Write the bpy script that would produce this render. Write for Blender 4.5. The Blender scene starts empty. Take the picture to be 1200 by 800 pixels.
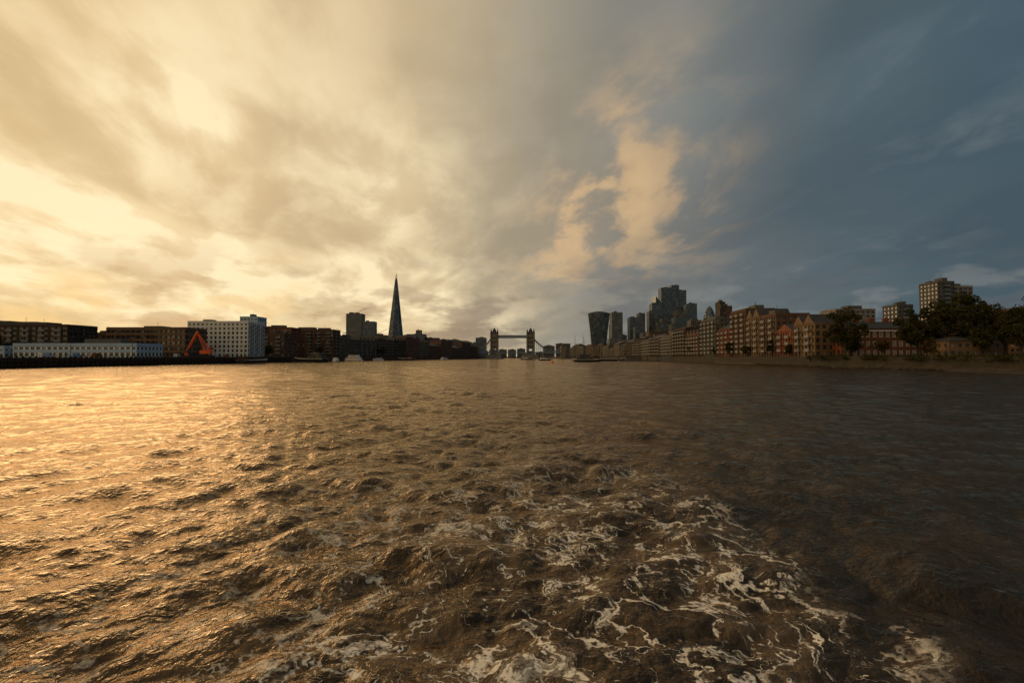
import bpy, bmesh, math, random
import numpy as np
from mathutils import Vector, Matrix
random.seed(7); rng=np.random.default_rng(7)
scene=bpy.context.scene
R=math.radians
def lin(r,g,b):
    f=lambda c:(c/255/12.92) if c/255<=0.04045 else ((c/255+0.055)/1.055)**2.4
    return (f(r),f(g),f(b),1)

# ------------------------------------------------------------------ node helper
class NT:
    def __init__(s,tree): s.t=tree; s.n=tree.nodes; s.l=tree.links
    def put(s,inp,v):
        if isinstance(v,bpy.types.NodeSocket): s.l.new(v,inp)
        elif v is not None:
            try: inp.default_value=v
            except Exception:
                if isinstance(v,(int,float)): inp.default_value=(v,v,v)
                else: inp.default_value=tuple(v)[:3]
    def m(s,op,a,b=None,c=None,clamp=False):
        n=s.n.new('ShaderNodeMath'); n.operation=op; n.use_clamp=clamp
        s.put(n.inputs[0],a)
        if b is not None: s.put(n.inputs[1],b)
        if c is not None: s.put(n.inputs[2],c)
        return n.outputs[0]
    def v(s,op,a,b=None,sc=None):
        n=s.n.new('ShaderNodeVectorMath'); n.operation=op
        s.put(n.inputs[0],a)
        if b is not None: s.put(n.inputs[1],b)
        if sc is not None: s.put(n.inputs['Scale'],sc)
        return n.outputs['Value'] if op in('DOT_PRODUCT','LENGTH') else n.outputs[0]
    def sep(s,a):
        n=s.n.new('ShaderNodeSeparateXYZ'); s.put(n.inputs[0],a); return n.outputs
    def comb(s,x,y,z):
        n=s.n.new('ShaderNodeCombineXYZ')
        for i,q in enumerate((x,y,z)): s.put(n.inputs[i],q)
        return n.outputs[0]
    def rng(s,v,a,b,c=0.0,d=1.0,smooth=True):
        n=s.n.new('ShaderNodeMapRange'); n.interpolation_type='SMOOTHSTEP' if smooth else 'LINEAR'
        s.put(n.inputs['Value'],v); s.put(n.inputs['From Min'],a); s.put(n.inputs['From Max'],b)
        s.put(n.inputs['To Min'],c); s.put(n.inputs['To Max'],d); return n.outputs[0]
    def noise(s,vec,scale,detail=4,rough=0.5,dist=0.0,col=False,dim='3D'):
        n=s.n.new('ShaderNodeTexNoise'); n.noise_dimensions=dim; s.put(n.inputs['Vector'],vec)
        n.inputs['Scale'].default_value=scale; n.inputs['Detail'].default_value=detail
        n.inputs['Roughness'].default_value=rough; n.inputs['Distortion'].default_value=dist
        return n.outputs['Color'] if col else n.outputs['Fac']
    def vor(s,vec,scale,feature='DISTANCE_TO_EDGE'):
        n=s.n.new('ShaderNodeTexVoronoi'); n.feature=feature; n.voronoi_dimensions='2D'
        s.put(n.inputs['Vector'],vec); n.inputs['Scale'].default_value=scale
        return n.outputs['Distance']
    def mix(s,f,a,b,mode='MIX'):
        n=s.n.new('ShaderNodeMix'); n.data_type='RGBA'; n.blend_type=mode
        s.put(n.inputs[0],f); s.put(n.inputs[6],a); s.put(n.inputs[7],b); return n.outputs[2]
    def ramp(s,f,stops):
        n=s.n.new('ShaderNodeValToRGB'); cr=n.color_ramp
        while len(cr.elements)>1: cr.elements.remove(cr.elements[-1])
        cr.elements[0].position=stops[0][0]; cr.elements[0].color=stops[0][1]
        for p,c in stops[1:]:
            e=cr.elements.new(p); e.color=c
        s.put(n.inputs[0],f); return n.outputs[0]

# ------------------------------------------------------------------ camera
cam=bpy.data.cameras.new('camera'); co=bpy.data.objects.new('camera',cam)
scene.collection.objects.link(co); scene.camera=co
cam.lens=18; cam.sensor_width=36; cam.clip_end=30000; cam.clip_start=0.1
co.location=(0,0,4.0); co.rotation_euler=(R(90+1.72),0,0)

# ------------------------------------------------------------------ sun
SAZ,SEL=-40,13
tosun=Vector((math.sin(R(SAZ))*math.cos(R(SEL)),math.cos(R(SAZ))*math.cos(R(SEL)),math.sin(R(SEL))))
sl=bpy.data.lights.new('sun','SUN'); sl.energy=0.6; sl.angle=R(28); sl.color=(1,0.68,0.38)
so=bpy.data.objects.new('sun',sl); scene.collection.objects.link(so)
so.rotation_euler=tosun.to_track_quat('Z','Y').to_euler(); so.location=(-300,300,200)

# ------------------------------------------------------------------ world
w=bpy.data.worlds.new('World'); scene.world=w; w.use_nodes=True
w.node_tree.nodes.clear(); N=NT(w.node_tree)
tc=N.n.new('ShaderNodeTexCoord'); d=N.v('NORMALIZE',tc.outputs['Generated'])
dx,dy,dz=N.sep(d)[:3]
z0=N.m('MAXIMUM',dz,0.0)
q=N.v('SCALE',d,sc=N.m('DIVIDE',1.0,N.m('ADD',z0,0.20)))
mp=N.n.new('ShaderNodeMapping'); mp.inputs['Rotation'].default_value=(0,0,R(-12)); N.l.new(q,mp.inputs['Vector'])
mp.inputs['Scale'].default_value=(1,1,0.0)
qr=mp.outputs[0]
qs=N.v('MULTIPLY',qr,(1.0,0.55,0))
nW=N.noise(N.v('ADD',qs,(9.1,4.4,0)),1.3,2,0.5,0.0,True)
qw=N.v('ADD',qs,N.v('SCALE',N.v('SUBTRACT',nW,(.5,.5,.5)),sc=0.35))
nA=N.noise(N.v('ADD',qw,(3.1,1.7,0)),0.8,3,0.5)
nB=N.noise(N.v('ADD',qw,(7.3,2.2,0)),1.6,5,0.5)
nC=N.noise(N.v('ADD',qw,(1.3,9.2,0)),4.2,6,0.56)
azn=N.m('ARCTAN2',dx,dy)
low=N.comb(azn,N.m('MULTIPLY',dz,2.6),0)
nL=N.noise(N.v('ADD',low,(4.0,2.0,0)),6.0,5,0.56,0.0)
dw=N.v('NORMALIZE',N.v('ADD',d,N.v('SCALE',N.v('SUBTRACT',nW,(.5,.5,.5)),sc=0.34)))
sv=N.m('ADD',N.m('ADD',dx,N.m('MULTIPLY',dz,0.06)),N.m('MULTIPLY',N.m('SUBTRACT',nA,0.5),0.42))
sv=N.m('ADD',sv,N.m('MULTIPLY',N.m('SUBTRACT',nC,0.5),0.22))
s01=N.rng(sv,-0.8,0.8,0,1,False)
base=N.ramp(s01,[(0.0,lin(230,194,136)),(0.2,lin(226,194,144)),(0.36,lin(208,183,143)),(0.48,lin(178,164,138)),
  (0.60,lin(144,141,131)),(0.71,lin(114,122,123)),(0.82,lin(89,104,111)),(0.92,lin(74,94,105)),(1.0,lin(68,90,102))])
br=N.m('MULTIPLY',N.rng(nB,0.3,0.7,0.86,1.16),N.rng(nC,0.3,0.7,0.91,1.09))
base=N.mix(1.0,base,N.comb(br,br,br),'MULTIPLY')
def D(u,v): return Vector((u,1,v)).normalized()
def lobe(u,v,deg,inner=0.0,dd=None):
    dt=N.v('DOT_PRODUCT',dw if dd is None else dd,tuple(D(u,v)))
    k=2.0/(R(deg)*.55)**2     # exp(-2(1-cos)/sigma^2)
    return N.m('EXPONENT',N.m('MULTIPLY',N.m('SUBTRACT',dt,1.0),k))
def add(*a):
    r=a[0]
    for b in a[1:]: r=N.m('ADD',r,b)
    return r
def mul(*a):
    r=a[0]
    for b in a[1:]: r=N.m('MULTIPLY',r,b)
    return r
glow=add(lobe(-0.74,0.38,34),mul(lobe(-0.75,0.12,26),0.8),mul(lobe(-0.30,0.16,22),0.65),mul(lobe(-0.1,0.2,20),0.25))
wisp=N.rng(nC,0.38,0.66)
wispB=N.rng(nB,0.40,0.62)
hl=N.m('MINIMUM',mul(glow,add(mul(wisp,wispB,0.85),mul(wispB,0.25),mul(wisp,.30),0.07)),1.0)
base=N.mix(hl,base,(1.03,0.85,0.52,1))
# warm-lit break in the cloud above the city
pat=add(lobe(0.11,0.25,9),mul(lobe(0.18,0.31,10),.9),mul(lobe(0.26,0.37,11),.95),mul(lobe(0.34,0.46,12),0.45),mul(lobe(0.42,0.29,9),0.5),mul(lobe(0.28,0.195,6),0.9),mul(lobe(0.03,0.2,14),0.45))
pat=N.m('MINIMUM',mul(pat,add(mul(N.rng(nC,0.40,0.66),.88),.10)),1.0)
base=N.mix(N.m('MULTIPLY',pat,0.70),base,lin(220,182,134))
core_=mul(add(lobe(0.22,0.34,8),mul(lobe(0.14,0.27,6),.6)),N.rng(nC,.45,.66))
base=N.mix(mul(core_,.6),base,lin(248,210,152))
rt=N.rng(dx,-0.1,0.6)
dk=mul(rt,N.rng(nA,0.40,0.64),N.rng(nC,0.3,0.6),0.5)
base=N.mix(dk,base,lin(60,73,82))
lt=mul(rt,N.rng(nC,0.52,0.72),N.rng(nB,.4,.6),0.30)
base=N.mix(lt,base,lin(146,150,148))
bank=mul(N.rng(dz,0.45,0.14),N.rng(dx,-0.02,0.45),N.rng(nB,0.32,0.6),0.5)
base=N.mix(bank,base,lin(66,76,84))
lm=N.rng(dz,0.24,0.04)
lowm=mul(lm,N.rng(nL,0.50,0.60)); lowl=mul(lm,N.rng(nL,0.47,0.36))
warm=N.rng(dx,-0.55,0.25,1,0)
ccol=N.mix(warm,lin(92,96,102),lin(180,138,98))
lcol=N.mix(warm,lin(140,140,138),lin(252,210,138))
base=N.mix(N.m('MULTIPLY',lowm,0.65),base,ccol)
base=N.mix(N.m('MULTIPLY',lowl,0.55),base,lcol)
sky=N.n.new('ShaderNodeTexSky'); sky.sky_type='NISHITA'; sky.sun_disc=False
sky.sun_elevation=R(SEL); sky.sun_rotation=R(SAZ)
bg1=N.n.new('ShaderNodeBackground'); N.l.new(sky.outputs[0],bg1.inputs[0]); bg1.inputs[1].default_value=0.05
bg2=N.n.new('ShaderNodeBackground'); N.l.new(base,bg2.inputs[0]); bg2.inputs[1].default_value=1.0
mx=N.n.new('ShaderNodeMixShader'); mx.inputs[0].default_value=0.95
N.l.new(bg1.outputs[0],mx.inputs[1]); N.l.new(bg2.outputs[0],mx.inputs[2])
out=N.n.new('ShaderNodeOutputWorld'); N.l.new(mx.outputs[0],out.inputs[0])

# ------------------------------------------------------------------ materials
def newmat(name):
    m=bpy.data.materials.new(name); m.use_nodes=True; m.node_tree.nodes.clear(); return m,NT(m.node_tree)
def finish(T,sh):
    o=T.n.new('ShaderNodeOutputMaterial'); T.l.new(sh,o.inputs[0])
MATS={}
def mat(name,col,rough=0.8,scale=0.25,var=0.35,metal=0.0,spec=0.3,fine=3.0):
    if name in MATS: return MATS[name]
    m,T=newmat(name); g=T.n.new('ShaderNodeNewGeometry')
    n1=T.noise(g.outputs['Position'],scale,3,0.6); n2=T.noise(g.outputs['Position'],fine,2,0.6)
    f=T.m('ADD',T.m('MULTIPLY',n1,0.6),T.m('MULTIPLY',n2,0.4))
    k=T.rng(f,0.3,0.7,1-var,1+var,False)
    c=T.mix(1.0,(col[0],col[1],col[2],1),T.comb(k,k,k),'MULTIPLY')
    p=T.n.new('ShaderNodeBsdfPrincipled'); T.l.new(c,p.inputs['Base Color'])
    p.inputs['Roughness'].default_value=rough; p.inputs['Metallic'].default_value=metal
    p.inputs['Specular IOR Level'].default_value=spec
    finish(T,p.outputs[0]); MATS[name]=m; return m
def glassmat(name,col,light=(0.35,0.3,0.24),share=0.8,cell=(1.5,1.5,3.2),rough=0.12):
    m,T=newmat(name); g=T.n.new('ShaderNodeNewGeometry')
    wn=T.n.new('ShaderNodeTexWhiteNoise')
    T.l.new(T.v('FLOOR',T.v('DIVIDE',g.outputs['Position'],cell)),wn.inputs[0])
    f=T.rng(wn.outputs[0],share,share+0.02)
    c=T.mix(f,(*col,1),(*light,1))
    k=T.rng(wn.outputs[0],0,share,0.5,1.4,False)
    c=T.mix(1.0,c,T.comb(k,k,k),'MULTIPLY')
    p=T.n.new('ShaderNodeBsdfPrincipled'); T.l.new(c,p.inputs['Base Color'])
    p.inputs['Roughness'].default_value=rough; p.inputs['Specular IOR Level'].default_value=0.6
    finish(T,p.outputs[0]); MATS[name]=m; return m
brick_red=mat('red_brick',(0.19,0.066,0.038),0.9)
brick_brn=mat('brown_brick',(0.11,0.062,0.038),0.9)
brick_yel=mat('stock_brick',(0.165,0.105,0.060),0.9)
brick_drk=mat('dark_brick',(0.060,0.042,0.032),0.9)
conc=mat('concrete',(0.22,0.205,0.19),0.85)
concd=mat('dark_concrete',(0.095,0.092,0.088),0.85)
white=mat('white_render',(0.70,0.69,0.66),0.7,var=0.12)
cream=mat('cream_stone',(0.30,0.245,0.18),0.8,var=0.2)
slate=mat('slate_roof',(0.04,0.037,0.037),0.7)
steel=mat('blue_steel_paint',(0.13,0.17,0.20),0.5)
bluew=mat('pale_blue_cladding',(0.36,0.48,0.60),0.6,var=0.15)
farb=mat('hazy_blue_cladding',(0.09,0.12,0.15),0.5)  # far skyline tones: distance haze is put into the hazy_* base colours
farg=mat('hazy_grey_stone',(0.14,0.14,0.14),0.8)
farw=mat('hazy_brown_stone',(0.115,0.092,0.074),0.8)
stone=mat('bridge_stone',(0.17,0.155,0.14),0.85)
black=mat('black_paint',(0.02,0.02,0.02),0.5)
red=mat('crane_orange_paint',(0.80,0.13,0.025),0.5,var=0.15)
timber=mat('dark_timber',(0.045,0.032,0.022),0.9,1.0,0.5)
rust=mat('rusted_sheet_piling',(0.085,0.042,0.026),0.9,0.6,0.5)
mud=mat('foreshore_mud',(0.045,0.034,0.024),0.85,0.5,0.5)
wallst=mat('river_wall_stone',(0.042,0.036,0.027),0.9,0.5,0.45)
grnd=mat('ground_paving',(0.09,0.082,0.068),0.9,0.05,0.3)
bark=mat('bark',(0.06,0.045,0.03),0.9)
glass=glassmat('window_glass',(0.035,0.04,0.045),(0.22,.17,.12),.86)
glass_b=glassmat('blue_office_glass',(0.05,0.085,0.12),(0.10,0.13,0.16),0.8,(6,6,4))
glass_f=glassmat('tower_glass',(0.045,0.07,0.095),(0.09,0.11,0.13),0.75,(9,9,8),0.2)
def leafmat(name,c1,c2):
    m,T=newmat(name); g=T.n.new('ShaderNodeNewGeometry')
    n=T.noise(g.outputs['Position'],0.5,2,0.6); c=T.mix(T.rng(n,0.35,0.65),(*c1,1),(*c2,1))
    a=T.n.new('ShaderNodeBsdfDiffuse'); T.l.new(c,a.inputs[0]); finish(T,a.outputs[0]); return m
leaf=leafmat('foliage',(0.032,0.036,0.014),(0.062,0.060,0.024))
leaf2=leafmat('autumn_foliage',(0.06,0.045,0.018),(0.10,0.07,0.03))

# ------------------------------------------------------------------ mesh builder
class MB:
    def __init__(s): s.v=[]; s.f=[]; s.mi=[]; s.mats=[]
    def mid(s,m):
        if m not in s.mats: s.mats.append(m)
        return s.mats.index(m)
    def poly(s,pts,faces,m):
        b=len(s.v); s.v+= [tuple(p) for p in pts]; k=s.mid(m)
        for f in faces: s.f.append(tuple(b+i for i in f)); s.mi.append(k)
    def box(s,x0,x1,y0,y1,z0,z1,m):
        s.poly([(x0,y0,z0),(x1,y0,z0),(x1,y1,z0),(x0,y1,z0),(x0,y0,z1),(x1,y0,z1),(x1,y1,z1),(x0,y1,z1)],
          [(0,3,2,1),(4,5,6,7),(0,1,5,4),(1,2,6,5),(2,3,7,6),(3,0,4,7)],m)
    def beam(s,a,b,r,m,r2=None,n=6):
        a=Vector(a); b=Vector(b); r2=r if r2 is None else r2
        t=(b-a).normalized(); u=t.cross(Vector((0,0,1)))
        if u.length<1e-3: u=Vector((1,0,0))
        u.normalize(); w_=t.cross(u); P=[]
        for c,rr in((a,r),(b,r2)):
            for i in range(n):
                an=2*math.pi*i/n; P.append(c+u*math.cos(an)*rr+w_*math.sin(an)*rr)
        F=[(i,(i+1)%n,n+(i+1)%n,n+i) for i in range(n)]+[tuple(range(n))[::-1],tuple(range(n,2*n))]
        s.poly(P,F,m)
    def loft(s,rings,m,cap=True):
        n=len(rings[0]); P=[p for r in rings for p in r]; F=[]
        for k in range(len(rings)-1):
            for i in range(n):
                F.append((k*n+i,k*n+(i+1)%n,(k+1)*n+(i+1)%n,(k+1)*n+i))
        if cap: F+= [tuple(range(n))[::-1],tuple((len(rings)-1)*n+i for i in range(n))]
        s.poly(P,F,m)
    def make(s,name,loc=(0,0,0),rot=0,smooth=False,scale=1):
        me=bpy.data.meshes.new(name); me.from_pydata(s.v,[],s.f); 
        for m in s.mats: me.materials.append(m)
        me.polygons.foreach_set('material_index',s.mi)
        if smooth: me.polygons.foreach_set('use_smooth',[True]*len(s.f))
        me.update(); o=bpy.data.objects.new(name,me); scene.collection.objects.link(o)
        o.location=loc; o.rotation_euler=(0,0,rot); o.scale=(scale,)*3; return o

GZ=3.5
def building(name,x0,x1,y0,y1,ztop,wall,gl=None,fh=3.2,bay=3.2,pier=1.3,band=1.3,roof='flat',rot=0.0,balc=None,roofm=None,band_m=None,plant=True,chim=0,faces='WESN',base=None):
    gl=gl or glass; roofm=roofm or slate; band_m=band_m or wall
    b=MB(); W=x1-x0; L=y1-y0; H=ztop-GZ; hw,hl=W/2,L/2
    if roof in('gable','hip','gables'): Hb=H-min(4.5,H*0.22)
    else: Hb=H-0.9
    nf=max(1,round(Hb/fh)); fh=Hb/nf
    b.box(-hw+.35,hw-.35,-hl+.35,hl-.35,-0.4,Hb,gl)
    for i in range(nf+1):
        z=i*fh; lo=z-band*0.35; hi=z+band*0.65
        if i==0: lo=-0.5; hi=band*0.5
        if i==nf: hi=Hb+ (0.9 if roof=='flat' else 0.1); lo=z-band*0.6
        b.box(-hw,hw,-hl,hl,lo,hi,band_m)
    b.box(-hw-.12,hw+.12,-hl-.12,hl+.12,Hb-0.15,Hb+0.12,band_m)
    def piers(n0,hx,along):
        n=max(2,round(n0/bay)); st=n0/n
        for k in range(n+1):
            c=-n0/2+k*st; a0=max(-n0/2+.03,c-pier/2); a1=min(n0/2-.03,c+pier/2)
            for sgn in(-1,1):
                o0,o1=sorted((sgn*(hx-.06),sgn*(hx-.5)))
                if along=='x': b.box(a0,a1,o0,o1,-0.3,Hb-.3,wall)
                else: b.box(o0,o1,a0,a1,-0.3,Hb-.3,wall)
    piers(W,hl,'x'); piers(L,hw,'y')
    if balc:
        for i in range(1,nf):
            z=i*fh
            if 'W' in balc or 'E' in balc:
                n=max(1,int(L/(bay*2.5))); 
                for k in range(n):
                    c=-hl+(k+.5)*L/n
                    for sg in((-1,) if 'W' in balc else ())+((1,) if 'E' in balc else ()):
                        o0,o1=sorted((sg*(hw+.02),sg*(hw+1.4)))
                        b.box(o0,o1,c-1.8,c+1.8,z-.12,z+.08,conc)
                        r0,r1=sorted((sg*(hw+1.3),sg*(hw+1.38))); b.box(r0,r1,c-1.75,c+1.75,z+.1,z+1.1,steel)
            if 'S' in balc:
                n=max(1,int(W/(bay*2.5)))
                for k in range(n):
                    c=-hw+(k+.5)*W/n
                    b.box(c-1.8,c+1.8,-hl-1.4,-hl-.02,z-.12,z+.08,conc)
                    b.box(c-1.75,c+1.75,-hl-1.38,-hl-1.3,z+.1,z+1.1,steel)
    if roof=='gable':
        if W<L:
            P=[(-hw-.4,-hl-.3,Hb+.13),(hw+.4,-hl-.3,Hb+.13),(0,-hl-.3,H),(-hw-.4,hl+.3,Hb+.13),(hw+.4,hl+.3,Hb+.13),(0,hl+.3,H)]
        else:
            P=[(-hw-.3,hl+.4,Hb+.13),(-hw-.3,-hl-.4,Hb+.13),(-hw-.3,0,H),(hw+.3,hl+.4,Hb+.13),(hw+.3,-hl-.4,Hb+.13),(hw+.3,0,H)]
        b.poly(P,[(0,3,5,2),(1,2,5,4)],roofm); b.poly(P,[(0,2,1),(3,4,5)],wall)
    elif roof=='gables':
        n=max(1,round(L/9)); st=L/n
        for k in range(n):
            a=-hl+k*st+.05; c=a+st-.1; mid_=(a+c)/2
            P=[(-hw-.3,a,Hb+.13),(-hw-.3,c,Hb+.13),(-hw-.3,mid_,H),(hw+.3,a,Hb+.13),(hw+.3,c,Hb+.13),(hw+.3,mid_,H)]
            b.poly(P,[(0,2,5,3),(1,4,5,2)],roofm); b.poly(P,[(0,1,2),(3,5,4)],wall)
    elif roof=='hip':
        r=min(hw,hl)*.9
        if W>=L: rp=[(-hw+r,0,H),(hw-r,0,H)]
        else: rp=[(0,-hl+r,H),(0,hl-r,H)]
        P=[(-hw-.4,-hl-.4,Hb+.13),(hw+.4,-hl-.4,Hb+.13),(hw+.4,hl+.4,Hb+.13),(-hw-.4,hl+.4,Hb+.13)]+rp
        F=[(0,1,5,4),(1,2,5),(2,3,4,5),(3,0,4)] if W>=L else [(0,1,4),(1,2,5,4),(2,3,5),(3,0,4,5)]
        b.poly(P,F,roofm)
    elif plant:
        rr=random.Random(int(abs(x0)*10+ztop*7))
        for k in range(rr.randint(1,3)):
            pw=W*rr.uniform(.12,.35); pl=L*rr.uniform(.2,.5); px=rr.uniform(-hw+pw,hw-pw) if hw>pw else 0; py=rr.uniform(-.2,.2)*L
            ph=rr.uniform(1.5,3.2)*(1 if H<60 else 1.8)
            b.box(px-pw/2,px+pw/2,py-pl/2,py+pl/2,H-.9,H+ph*(0.8)+k*.05,concd)
            if rr.random()<.5: b.beam((px,py,H+ph*.8),(px,py,H+ph*.8+rr.uniform(2,4)),.08,black)
    for k in range(chim):
        cx=-hw+(k+.5)*W/chim
        b.box(cx-1.1,cx+1.1,-.6,.6,Hb+.2,H+1.4,wall)
        for j in(-.7,0,.7): b.beam((cx+j,0,H+1.4),(cx+j,0,H+2.0),.2,brick_yel)
    return b.make(name,((x0+x1)/2,(y0+y1)/2,GZ),rot)

# ------------------------------------------------------------------ ground & banks
LB=[(-172,-400),(-172,100),(-172,400),(-168,500),(-130,700),(-85,900),(-64,1000),(-62,1100),(-70,1700)]
RB=[(129,-400),(126,130),(122,200),(131,330),(150,640),(143,850),(112,1000),(104,1100),(120,1700)]
b=MB()
for P,sg in((LB,-1),(RB,1)):
    for (xa,ya),(xb,yb) in zip(P,P[1:]):
        q4=[(xa,ya,GZ),(xb,yb,GZ),(sg*9000,yb,GZ),(sg*9000,ya,GZ)]
        b.poly(q4,[(0,1,2,3) if sg>0 else (3,2,1,0)],grnd)
b.poly([(-9000,1700,GZ),(9000,1700,GZ),(9000,12000,GZ),(-9000,12000,GZ)],[(0,1,2,3)],grnd)
b.make('ground')
b=MB()
for (xa,ya),(xb,yb) in zip(LB,LB[1:]):
    b.poly([(xa,ya,-3),(xb,yb,-3),(xb,yb,GZ+.25),(xa,ya,GZ+.25),(xa-1,ya,GZ+.25),(xb-1,yb,GZ+.25),(xb-1,yb,GZ),(xa-1,ya,GZ)],[(0,1,2,3),(3,2,5,4),(4,5,6,7)],rust)
y=60
while y<400:
    b.box(-172,-171.4,y,y+.5,-2,GZ+.5+random.random()*.5,timber); y+=random.choice((2.4,2.4,2.6))
    b.box(-172,-171.75,y-1.3,y-.6,-2,GZ+.1,rust)
for z in(0.9,2.3): b.box(-171.55,-171.25,60,400,z,z+.35,timber)
b.make('quay_wall')
b=MB()
for (xa,ya),(xb,yb) in zip(RB,RB[1:]):
    b.poly([(xa,ya,-3),(xb,yb,-3),(xb,yb,GZ+.6),(xa,ya,GZ+.6),(xa+.6,ya,GZ+.6),(xb+.6,yb,GZ+.6),(xb+.6,yb,GZ),(xa+.6,ya,GZ)],[(3,2,1,0),(4,5,2,3),(7,6,5,4)],wallst)
b.poly([(124,1700,-3),(-72,1700,-3),(-72,1700,GZ+.4),(124,1700,GZ+.4)],[(0,1,2,3)],wallst)
def rbx(y): return float(np.interp(y,[p[1] for p in RB],[p[0] for p in RB]))
b.make('river_wall')
b=MB(); ys=np.linspace(60,330,160); rows=[]
for yy in ys:
    xb=rbx(yy)
    wv=4.4+2.2*math.sin(yy*.11)+1.2*math.sin(yy*.37)+.6*math.sin(yy*1.3); wv*=max(0.2,1-abs(yy-135)/110)
    rows.append([(xb+.3,yy,1.5+.3*math.sin(yy)),(xb-wv*.4,yy,.8+.25*math.sin(yy*1.7)),(xb-wv*.8,yy,.2+.12*math.sin(yy*.9)),(xb-wv*1.3,yy,-.8)])
P=[p for r in rows for p in r]; F=[(i*4+j,i*4+j+1,(i+1)*4+j+1,(i+1)*4+j) for i in range(len(rows)-1) for j in range(3)]
b.poly(P,F,mud)
for i in range(700):
    yy=random.uniform(90,260); xb=rbx(yy)
    xx=xb-random.uniform(.3,4); r=random.uniform(.2,.7); zz=.3+random.random()*.5*(1-(xb-xx)/6)
    b.poly([(xx-r,yy,zz-r*.5),(xx,yy-r,zz-.4*r),(xx+r,yy,zz-.3*r),(xx,yy+r,zz-.5*r),(xx+.2*r,yy-.1*r,zz+r*.6)],[(0,1,4),(1,2,4),(2,3,4),(3,0,4)],wallst)
b.make('foreshore')

# ------------------------------------------------------------------ left bank buildings
building('apartment_building',-300,-239,275,295,21.5,brick_drk,fh=3.1,bay=3.4,balc='S',pier=.9,band=1.0)
building('apartment_building',-264,-231,312,330,18.6,brick_brn,fh=3.1,roof='flat')
building('white_warehouse',-234,-176,240,258,10.4,white,fh=3.3,bay=2.6,pier=.9,band=1.5,band_m=bluew,plant=True)
building('white_warehouse',-268,-236,238,256,9.2,white,fh=3.0,bay=2.6,pier=.9,band=1.5,band_m=bluew)
building('brick_office',-246,-198,310,332,22,brick_brn,fh=3.3,bay=3.0,pier=.8,band=1.5,band_m=brick_yel)
building('white_apartment_building',-219,-178,345,368,28.2,white,fh=3.05,bay=2.9,pier=1.5,band=1.2,balc='E')
building('glass_tower',-229,-214,430,446,38,bluew,glass_b,fh=3.3)
building('brick_apartment_building',-206,-178,400,420,22.6,brick_brn,fh=3.1,balc='S')
building('brick_apartment_building',-224,-190,440,462,29.5,brick_red,fh=3.1,bay=3.4,balc='S')
building('brick_apartment_building',-214,-169,484,504,30,brick_brn,fh=3.1,bay=3.6,pier=1.6,balc='SE',roof='flat')
building('apartment_building',-330,-305,300,330,24,brick_drk)
def along(P,Y0,Y1,off,step,zf,name,seedv,roofs,sg,wallc):
    rr=random.Random(seedv); y=Y0
    pts=np.array(P)
    while y<Y1:
        L=step*rr.uniform(.7,1.3); yc=y+L/2
        xa=np.interp(y,pts[:,1],pts[:,0]); xb=np.interp(y+L,pts[:,1],pts[:,0])
        ang=math.atan2(-(xb-xa),L); wd=rr.uniform(14,20)
        xc=(xa+xb)/2+sg*(off+wd/2)
        z=zf(yc)*rr.uniform(.82,1.18)
        Lr=math.hypot(L,xb-xa)
        building(name,xc-wd/2,xc+wd/2,yc-Lr/2+.3,yc+Lr/2-.3,z,rr.choice(wallc),fh=3.2,bay=rr.choice((3,3.6,4)),roof=rr.choice(roofs),rot=ang,balc=('E' if sg<0 else 'W') if rr.random()<.6 else None,pier=rr.choice((1.0,1.5,1.9)))
        y+=L+rr.choice((0.3,0.3,4))
along(LB,512,1035,5,42,lambda y:23+6*(y-500)/500,'riverside_warehouse',3,['flat','gable','flat','gables'],-1,[brick_brn,brick_red,brick_yel,brick_drk,farw,brick_brn])
rr=random.Random(11)
for i in range(26):
    Y=rr.uniform(640,1000); ub=np.interp(Y,[500,1000],[-.36,-.09]); X=rr.uniform(-.37,ub)*Y-30
    wd=rr.uniform(22,45); building('apartment_building',X-wd,X,Y,Y+20,GZ+rr.uniform(20,36),rr.choice([brick_drk,brick_brn,farg,farw,concd]),fh=3.4,bay=4.5)
for i in range(44):
    Y=rr.uniform(1150,1650); X=rr.uniform(-.36,-.045)*Y
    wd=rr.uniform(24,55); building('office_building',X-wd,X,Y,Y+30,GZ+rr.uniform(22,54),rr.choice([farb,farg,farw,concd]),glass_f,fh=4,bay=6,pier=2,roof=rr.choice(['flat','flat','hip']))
for i in range(10):
    Y=rr.uniform(380,560); X=-rr.uniform(250,520)
    building('apartment_building',X-30,X,Y,Y+18,GZ+rr.uniform(14,22),rr.choice([brick_drk,brick_brn]),bay=4)
building('office_tower',-487,-441,1500,1535,131,farg,glass_f,fh=4,bay=5)
building('office_tower',-439,-404,1500,1530,108,farb,glass_f,fh=4,bay=5)
building('office_tower',-268,-222,1300,1330,62,farb,glass_f,fh=4,bay=5)
building('office_tower',-252,-238,1340,1355,74,farw,glass_f,fh=4,bay=5)

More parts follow.
